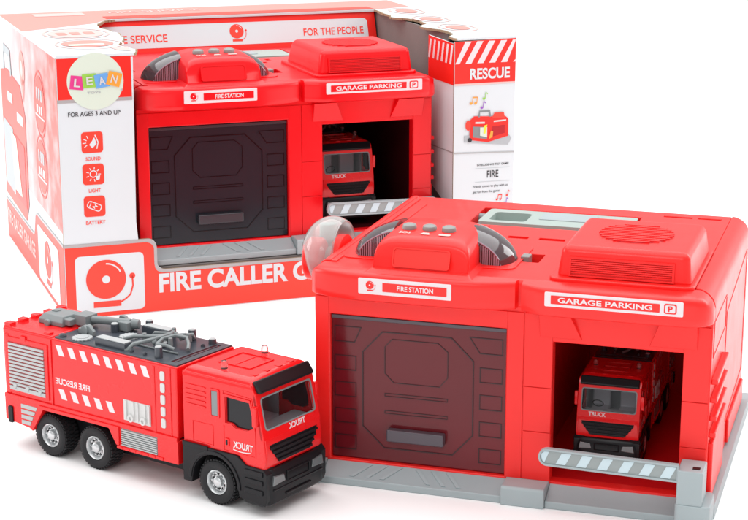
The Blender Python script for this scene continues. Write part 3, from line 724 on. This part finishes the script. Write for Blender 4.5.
def jag(pts, amp, n=6):
    out = []
    for (x0, y0), (x1, y1) in zip(pts, pts[1:]):
        for i in range(n):
            f = i/n; out.append((x0+(x1-x0)*f+rng.uniform(-amp, amp), y0+(y1-y0)*f+rng.uniform(-amp, amp)*.5))
    out.append(pts[-1]); return out
edgeL = jag([(1.05, .0), (1.16, .35), (1.02, .9), (1.26, 1.7), (1.30, 2.3), (1.16, 3.0), (1.24, 3.55), (1.45, 3.95), (1.60, 4.02)], .015, 4)
edgeR = jag([(5.90, 4.02), (5.86, 3.2), (5.80, 2.9), (6.02, 2.5), (5.98, 1.9), (5.74, 1.55), (5.90, .95), (5.84, .45), (5.69, .25), (5.70, .0)], .02, 4)
m.plate([(0, 0)]+edgeL+edgeR+[(BW, 0), (BW, BD), (0, BD)], [], (0, 0, 0), X, Y, BH-.003, BH+.03, 0, 0)
for eg, sg_ in ((edgeL, 1), (edgeR, 1)):
    for (x0, y0), (x1, y1) in zip(eg, eg[1:]):
        d_ = Vector((y1-y0, -(x1-x0))).normalized()*rng.uniform(.010, .03)
        m.plate([(x0, y0), (x0+d_.x, y0+d_.y), (x1+d_.x, y1+d_.y), (x1, y1)], [], (0, 0, 0), X, Y, BH-.004, BH+.027+rng.uniform(-.004, .004), 1, 1)
m.build('carton_shell', MC, b, smooth=False)
# inner liner
m = MB(); m.box(5.93, 5.96, .9, 4.1, .04, BH-.02); m.box(.98, 1.01, .06, 4.1, .04, BH-.02); m.box(1.02, 5.92, 4.12, 4.15, .04, 3.05)
m.box(.05, BW-.05, .06, 4.1, .585, .615); m.build('inner_liner', M_INNER, b, smooth=False)
# return flaps beside the window
m = MB(); m.plate([(-1.0, 1.38), (-.02, 1.06), (-.02, BH-.05), (-1.0, BH-.03)], [], (5.66, 0, 0), -Y, Z, -.02, 0)
fl = m.build('return_flap', M_CARD, b, smooth=False)
p = Print((5.66, 0, 0), -Y, Z)
p.poly([(-1.0, 2.93), (-.02, 2.93), (-.02, BH-.05), (-1.0, BH-.03)], M_PRED)
for k in range(6):
    x = -1.0+k*.165; p.poly([(x, 3.22), (x+.07, 3.22), (min(x+.14, -.02), 3.50), (min(x+.07, -.02), 3.50)], M_WHT, 1)
p.stroke([(-1.0, 1.93), (-.02, 1.95)], .015, M_SILV, 0)
p.build('flap_print', fl)
m = MB(); m.plate([(.02, 1.06), (.9, 1.3), (.9, BH-.03), (.02, BH-.05)], [], (1.0, 0, 0), Y, Z, -.02, 0); m.build('return_flap', M_CARD, b, smooth=False)
# hanging header flap at the back of the window
m = MB(); FO = (0, 4.05-3.565*.3278, 3.565-3.565*.9448); FV = (0, .34, .98)
m.plate([(1.35, 3.04), (5.90, 2.98), (5.90, 3.565), (1.35, 3.565)], [], FO, X, FV, -.03, 0, 0, 1)
hf = m.build('hanging_flap', [M_PRED, M_BROWN], b, smooth=False)
p = Print(FO, X, FV)
p.poly([(1.40, 3.12), (5.76, 3.12)]+[(5.76-.07+.07*cos(R(a)), 3.40+.07*sin(R(a))) for a in range(0, 91, 15)]+[(1.40, 3.485)], M_CARD)
p.text('FIRE SERVICE', 1.50, 2.42, 3.21, 3.335, M_PCOR, 1, .01)
p.text('FOR THE PEOPLE', 4.66, 5.68, 3.215, 3.335, M_PCOR, 1, .01)
bell_print(p, 3.55, 3.335, .115, M_PCOR, 1)
p.build('flap_print', hf)
# front print
p = Print((0, 0, 0), X, Z)
p.poly(rect(.010, 1.0, 3.02, BH-.008), M_PRED); p.poly(rect(.0, 1.005, 2.975, 3.02), M_SILV)
p.poly(circ(.515, 3.25, .378, n=56), M_CIRC, 1)
for k, (ch_, mm, an) in enumerate((('L', M_MAG, -8), ('E', M_GRN, 3), ('A', M_BLU, 9), ('N', M_ORG, -16))):
    cx_, cz_ = .27+k*.165, 3.24+(.0, .02, .015, .03)[k]; h_ = .092
    rot = lambda u, v, a=R(an), cx_=cx_, cz_=cz_: (cx_+u*cos(a)-v*sin(a), cz_+u*sin(a)+v*cos(a))
    p.poly([rot(-h_, -h_), rot(h_, -h_), rot(h_, h_), rot(-h_, h_)], mm, 2+k)
    vs, fs = text_mesh(ch_, .02); ax, bx_ = min(v[0] for v in vs), max(v[0] for v in vs); ay, by_ = min(v[1] for v in vs), max(v[1] for v in vs)
    q = [rot(-.042+(v[0]-ax)/(bx_-ax)*.084, -.055+(v[1]-ay)/(by_-ay)*.11) for v in vs]
    p.mb.add([p.P(v, 7) for v in q], fs, p.mi(M_WHT2))
p.text('TOYS', .40, .58, 3.085, 3.115, M_SGREY, 2, .02)
p.poly(circ(.86, 3.12, .014, n=12), M_SGREY, 2)
p.text('FOR AGES 3 AND UP', .135, .835, 2.79, 2.85, M_TXT, 1, .012)
for (z1, lab, lx0, lx1) in ((2.575, 'SOUND', .345, .545), (2.14, 'LIGHT', .37, .53), (1.70, 'BATTERY', .315, .58)):
    z0 = z1-.285; p.poly(rrect(.295, .585, z0, z1, .045), M_PCOR); p.text(lab, lx0, lx1, z0-.105, z0-.055, M_PCOR, 1, .015)
    cx_, cz_ = .44, (z0+z1)/2
    if lab == 'SOUND':
        p.poly([(.40, cz_-.03), (.44, cz_-.08), (.50, cz_-.02), (.47, cz_+.07), (.44, cz_+.02)], M_CARD, 1); p.stroke([(.50, cz_-.09), (.52, cz_), (.48, cz_+.10)], .014, M_CARD, 1)
        for a_ in (115, 150, 185, 220): p.stroke([(cx_-.03+.05*cos(R(a_)), cz_+.05*sin(R(a_))), (cx_-.03+.10*cos(R(a_)), cz_+.10*sin(R(a_)))], .011, M_CARD, 1)
    elif lab == 'LIGHT':
        p.stroke(circ(cx_, cz_+.005, .045, n=20), .013, M_CARD, 1, closed=True)
        for a_ in range(0, 360, 40): p.stroke([(cx_+.065*cos(R(a_)), cz_+.065*sin(R(a_))), (cx_+.10*cos(R(a_)), cz_+.10*sin(R(a_)))], .011, M_CARD, 1)
        p.poly([(.47, cz_-.03), (.53, cz_-.01), (.52, cz_-.07), (.48, cz_-.08)], M_CARD, 2)
    else:
        r_ = R(-25); rt = lambda u, v: (cx_+u*cos(r_)-v*sin(r_), cz_+u*sin(r_)+v*cos(r_))
        p.stroke([rt(*q_) for q_ in rrect(-.10, .09, -.045, .045, .03, 4)], .012, M_CARD, 1, closed=True); p.poly([rt(-.03, -.01), rt(.02, -.035), rt(.0, 0), rt(.05, .01), rt(-.01, .03), rt(.005, .005)], M_CARD, 1)
        p.stroke([rt(-.07, -.04), rt(-.06, 0), rt(-.07, .04)], .010, M_CARD, 1)
p.build('left_column_print', b)
# hood print
p = Print((0, 0, 0), X, Z)
hin = [(x+.03*0, z-.045) for x, z in (hl[::-1][0:0]+hl)]
outl = [(.010, 1.005)]+[(x-.035, z-.045) for x, z in hl]+[(x+.035, z-.045) for x, z in hr[::-1]]+[(BW-.008, 1.005)]
p.poly([(.010, .010), (BW-.008, .010)]+outl[::-1], M_PCOR)
sil = [(0, 1.027)]+[(x-.018, z-.022) for x, z in hl]+[(x+.018, z-.022) for x, z in hr[::-1]]+[(BW, 1.027)]
p.stroke(sil, .042, M_SILV, 1)
p.poly(rrect(.14, 1.085, .07, .875, .07), M_CARD, 1)
bell_print(p, .555, .53, .275, M_PCOR, 2)
p.text('FIRE CALLER GARAGE', 1.29, 4.52, .27, .545, M_CARD, 1, .035)
p.text('Intelligence test game', 4.75, 5.35, .30, .36, M_CARD, 1, .01)
p.build('hood_print', b)
# right column print
p = Print((0, 0, 0), X, Z)
p.poly([(5.665, 2.95), (BW-.003, 2.95), (BW-.003, BH-.002), (5.665, BH-.022)], M_PRED)
for k in range(6):
    x = 5.64+k*.185
    pts = [(x, 3.235), (x+.095, 3.235), (x+.275, 3.55), (x+.18, 3.55)]
    cl = [(min(max(a_, 5.67), BW-.006), z_) for a_, z_ in pts]
    if k < 5: p.poly(cl, M_WHT, 1)
    else: p.poly([(x-.03, 3.235), (BW-.006, 3.235), (BW-.006, 3.40), (x+.10, 3.42)] if False else [(x, 3.235), (BW-.006, 3.235), (BW-.006, 3.27)], M_WHT, 1)
p.text('RESCUE', 5.90, 6.52, 3.005, 3.165, M_CARD, 2, .03)
p.poly(rect(5.665, BW-.003, 2.925, 2.95), M_PPALE, 1)
p.stroke([(5.665, 1.945), (BW-.003, 1.915)], .018, M_SILV, 1)
def notes(x, z, s, m1, m2, m3):
    def note(x, z, mm, dbl=False):
        p.poly(circ(x, z, .022*s, .018*s, 12), mm, 2); p.stroke([(x+.02*s, z), (x+.03*s, z+.09*s)], .010*s, mm, 2)
        if dbl: p.poly(circ(x+.07*s, z+.0, .022*s, .018*s, 12), mm, 2); p.stroke([(x+.09*s, z), (x+.10*s, z+.09*s)], .010*s, mm, 2); p.stroke([(x+.03*s, z+.085*s), (x+.10*s, z+.085*s)], .018*s, mm, 2)
        else: p.stroke([(x+.03*s, z+.09*s), (x+.06*s, z+.065*s)], .014*s, mm, 2)
    note(x, z, m1, True); note(x+.20*s, z+.03*s+.03, m2); note(x+.17*s, z-.07*s, m3)
notes(5.92, 2.66, 1.0, M_ORG, M_GRN, M_PUR)
# printed picture of the toy
def toy(x, z, s):
    P_ = lambda pts: [(x+a*s, z+c*s) for a, c in pts]
    p.poly(P_([(-.04, .0), (.70, -.08), (.76, .02), (.70, .1), (-.04, .1)]), M_SGREY, 1)
    p.poly(P_([(.05, .03), (.36, -.02), (.70, .06), (.70, .33), (.66, .37), (.12, .40), (.04, .33)]), M_PRED, 2)
    p.poly(P_([(.10, .07), (.34, .03), (.34, .22), (.10, .24)]), M_GREYD, 3); p.poly(P_([(.22, .09), (.34, .06), (.34, .22), (.22, .22)]), M_CIRC, 4)
    p.poly(P_([(.42, .06), (.64, .11), (.64, .24), (.42, .22)]), M_REDIN, 3)
    p.poly(P_([(.28, .12), (.31, .12), (.34, .26), (.29, .25)]), M_YEL, 5); p.poly(P_([(.37, .03), (.43, .06), (.44, .15), (.40, .16)]), M_ORG, 5)
    p.poly(P_([(.14, .28), (.30, .275), (.30, .305), (.14, .31)]), M_WHT2, 3); p.poly(P_([(.45, .29), (.66, .30), (.66, .325), (.45, .315)]), M_WHT2, 3)
    p.poly(P_([(.42, .36), (.64, .35), (.62, .44), (.46, .44)]), M_PCOR, 3)
    p.stroke(P_([(.20, .38), (.21, .47), (.38, .47), (.39, .38)]), .03*s, M_GREYD, 3)
    p.poly([(x+a, z+c) for a, c in circ(.02*s, .26*s, .045*s, .08*s, 18)], M_PCOR, 3); p.poly([(x+a, z+c) for a, c in circ(.05*s, .03*s, .035*s, n=14)], M_TXT, 4)
toy(5.86, 2.10, .93)
p.text('INTELLIGENCE TEST GAME!', 6.03, 6.53, 1.735, 1.765, M_TXT, 1, .012)
p.stroke([(6.0, 1.70), (6.55, 1.695)], .005, M_SGREY, 1)
p.text('FIRE', 6.19, 6.37, 1.555, 1.66, M_TXT, 1, .008)
p.stroke([(6.0, 1.50), (6.55, 1.495)], .005, M_SGREY, 1)
p.text('Friends comes to play with us', 5.97, 6.52, 1.405, 1.45, M_TXT, 1, .006)
p.text('get fun from the game!', 5.97, 6.40, 1.325, 1.37, M_TXT, 1, .006)
notes(6.35, 1.22, .8, M_PCOR, M_PCOR, M_PUR)
p.poly([(5.98, .92), (6.58, .92), (6.56, 1.06), (6.40, 1.10), (5.98, 1.12)], M_PRED, 2)
for k in range(8): p.poly(circ(6.12+.042*k, 1.10+.012*(k % 3), .035, .022, 12), M_GREYD, 3)
p.build('right_column_print', b)
# top print
p = Print((0, 0, BH+.03), X, Y, .002)
p.poly([(.01, 4.06), (.01, BD-.01), (BW-.01, BD-.01), (BW-.01, 4.3), (6.0, 4.06)], M_PPINK)
p.poly([(.01, 2.9), (.01, 4.06), (1.50, 4.06), (1.22, 3.60)], M_PPINK)
p.poly([(1.5, 4.07), (5.92, 4.07), (5.92, 4.45), (1.5, 4.45)], M_PCOR, 1)
p.poly(rrect(.5, 1.3, 4.75, 5.15, .05), M_PPALE, 1); p.text('FIRE SERVICE', 1.7, 3.2, 4.85, 5.1, M_PPALE, 1, .02)
p.stroke(circ(.70, 2.35, .46, .62, 40), .04, M_PPALE, 1, closed=True); p.poly(circ(.70, 2.35, .40, .50, 40), M_PPALE, 1)
for k in range(3): p.poly(rrect(.42+k*.2, .56+k*.2, 2.2, 2.5, .04), M_PPINK, 2)
p.stroke(circ(.66, 1.10, .46, .55, 40), .03, M_PPALE, 1, closed=True); p.poly(circ(.64, 1.15, .36, .38, 40), M_PPINK, 1)
p.poly(rrect(.35, .85, .92, 1.10, .05), M_CIRC, 2); p.poly([(.85, .6), (1.1, .65), (1.05, .2), (.9, .3)], M_YEL if False else M_PPALE, 1)
for k, (a_, c_2) in enumerate(((6.3, 3.6), (6.25, 2.4), (6.2, 1.2))): p.stroke(circ(a_, c_2, .25, .45, 36), .04, M_PPALE, 1, closed=True); p.poly(circ(a_, c_2, .16, .3, 30), M_PPINK, 1)
p.build('top_print', b)
# left side print
p = Print((0, 0, 0), -Y, Z)
sh = [(-2.62, .62), (-2.50, .66), (-2.42, .80), (-2.34, .96), (-2.22, 1.005)]
p.poly([(-BD+.005, .004), (-.0, .004), (-.0, 1.005)]+sh[::-1]+[(-BD+.005, .62)], M_PCOR)
p.stroke([(-BD+.005, .64)]+[(a_, c_2+.02) for a_, c_2 in sh]+[(-.0, 1.027)], .04, M_SILV, 1)
p.poly(rrect(-2.2, -.42, .07, .88, .08), M_CARD, 1); bell_print(p, -1.35, .53, .27, M_PCOR, 2)
p.text('FIRE CALLER GARAGE', -5.25, -2.5, .27, .50, M_PPALE, 1, .03)
# product picture, badges
p.poly([(-5.3, .75), (-3.2, .70), (-2.9, 1.0), (-2.9, 2.35), (-3.3, 2.75), (-4.6, 2.85), (-5.3, 2.75)], M_PCOR, 1)
p.poly([(-5.2, 2.0), (-4.2, 1.95), (-4.2, .9), (-5.2, .95)], M_SGREY, 2); p.poly([(-4.0, 1.9), (-3.1, 1.85), (-3.1, .9), (-4.0, .9)], M_PRED, 2)
p.poly([(-4.4, 1.9), (-3.9, 1.85), (-3.5, 1.0), (-4.2, 1.0)], M_CIRC, 3)
p.stroke([(-4.9, 2.8), (-4.85, 3.15), (-4.2, 3.12), (-4.15, 2.78)], .14, M_SGREY, 2)
p.poly(rect(-4.6, -4.1, 2.35, 2.5), M_CARD, 2); p.poly(rect(-3.7, -3.1, 2.15, 2.3), M_CARD, 2)
for cx_, cz_, rx, rz_ in ((-1.45, 2.75, .42, .40), (-1.5, 1.85, .42, .38)):
    p.stroke(circ(cx_, cz_, rx+.06, rz_+.06, 40), .03, M_PCOR, 1, closed=True); p.poly(circ(cx_, cz_, rx, rz_, 40), M_PCOR, 1)
    for k in range(3): p.poly(rrect(cx_-.26+k*.18, cx_-.13+k*.18, cz_+.05, cz_+.22, .03), M_SGREY, 2); p.poly(rrect(cx_-.26+k*.18, cx_-.13+k*.18, cz_-.14, cz_-.02, .03), M_CARD, 2)
    p.stroke([(cx_-.38, cz_-.18), (cx_+.38, cz_-.18)], .025, M_CARD, 2)
p.poly(circ(-3.0, 3.05, .26, n=30), M_PPINK, 1); p.poly([(-3.2, 2.9), (-2.8, 2.9), (-2.95, 2.55)], M_PPINK, 1); p.poly(circ(-3.0, 3.05, .12, n=20), M_PPALE, 2)
p.build('side_print', b)
# red speckled fade printed along the front edge of the side
fm = bpy.data.materials.new('printed_red_fade'); fm.use_nodes = True; nt = fm.node_tree; bs = nt.nodes['Principled BSDF']; bs.inputs['Roughness'].default_value = .35
tc = nt.nodes.new('ShaderNodeTexCoord'); sx = nt.nodes.new('ShaderNodeSeparateXYZ'); nz = nt.nodes.new('ShaderNodeTexNoise'); nz.inputs['Scale'].default_value = 2.2; nz.inputs['Detail'].default_value = 4
mr = nt.nodes.new('ShaderNodeMapRange'); mr.inputs[1].default_value = 5.6; mr.inputs[2].default_value = .0; mr.inputs[3].default_value = 0; mr.inputs[4].default_value = 1
ad = nt.nodes.new('ShaderNodeMath'); ad.operation = 'MULTIPLY'; m2 = nt.nodes.new('ShaderNodeMath'); m2.operation = 'MULTIPLY'; m2.inputs[1].default_value = 1.9; m2.use_clamp = True
mx = nt.nodes.new('ShaderNodeMix'); mx.data_type = 'RGBA'; mx.inputs[6].default_value = (.64, .71, .735, 1); mx.inputs[7].default_value = (.86, .05, .03, 1)
nt.links.new(tc.outputs['Object'], sx.inputs[0]); nt.links.new(tc.outputs['Object'], nz.inputs['Vector']); nt.links.new(sx.outputs[1], mr.inputs[0])
nt.links.new(mr.outputs[0], ad.inputs[0]); nt.links.new(nz.outputs['Fac'], ad.inputs[1]); nt.links.new(ad.outputs[0], m2.inputs[0]); nt.links.new(m2.outputs[0], mx.inputs[0]); nt.links.new(mx.outputs[2], bs.inputs['Base Color'])
p = Print((0, 0, 0), -Y, Z, .002); p.poly([(-5.35, 1.3), (-.01, 1.2), (-.01, BH-.01), (-5.35, BH-.01)], fm); p.build('side_fade_print', b)

# ------------------------------------------------------------------ ground
g = MB().add([(-150, -60, 0), (150, -60, 0), (150, 260, 0), (-150, 260, 0)], [(0, 1, 2, 3)]).build('ground', M_PAPER, smooth=False)
g['kind'] = 'structure'

# ------------------------------------------------------------------ light
w = bpy.data.worlds.new('World'); S.world = w; w.use_nodes = True
w.node_tree.nodes['Background'].inputs[0].default_value = (1, 1, 1, 1); w.node_tree.nodes['Background'].inputs[1].default_value = .58
def area(name, loc, tgt, sx_, sy_, power, col=(1, 1, 1)):
    l = bpy.data.lights.new(name, 'AREA'); l.shape = 'RECTANGLE'; l.size = sx_; l.size_y = sy_; l.energy = power; l.color = col
    o = bpy.data.objects.new(name, l); COL.objects.link(o); o.location = loc
    o.rotation_euler = (Vector(tgt)-Vector(loc)).to_track_quat('-Z', 'Y').to_euler(); o['kind'] = 'structure'; return o
area('overhead_softbox', (0, 32, 34), (0, 32, 0), 64, 64, 27500)
area('front_softbox', (-7, -3, 15), (0, 20, 1), 9, 6, 950)
area('left_softbox', (-20, 25, 8), (-3, 22, 1), 9, 9, 1250)
area('right_softbox', (15, 26, 8), (2, 19, 1), 8, 8, 850)

# ------------------------------------------------------------------ camera
cam = bpy.data.cameras.new('camera'); co = bpy.data.objects.new('camera', cam); COL.objects.link(co); S.camera = co
cam.sensor_width = 36; cam.lens = 1736.9/748*36; cam.clip_end = 1000; cam.clip_start = .1
co.location = (0, 0, 6.6104); co.rotation_euler = (PI/2-.2483, 0, 0)
S.view_settings.view_transform = 'Standard'; S.view_settings.look = 'None'; S.view_settings.exposure = 0; S.view_settings.gamma = 1
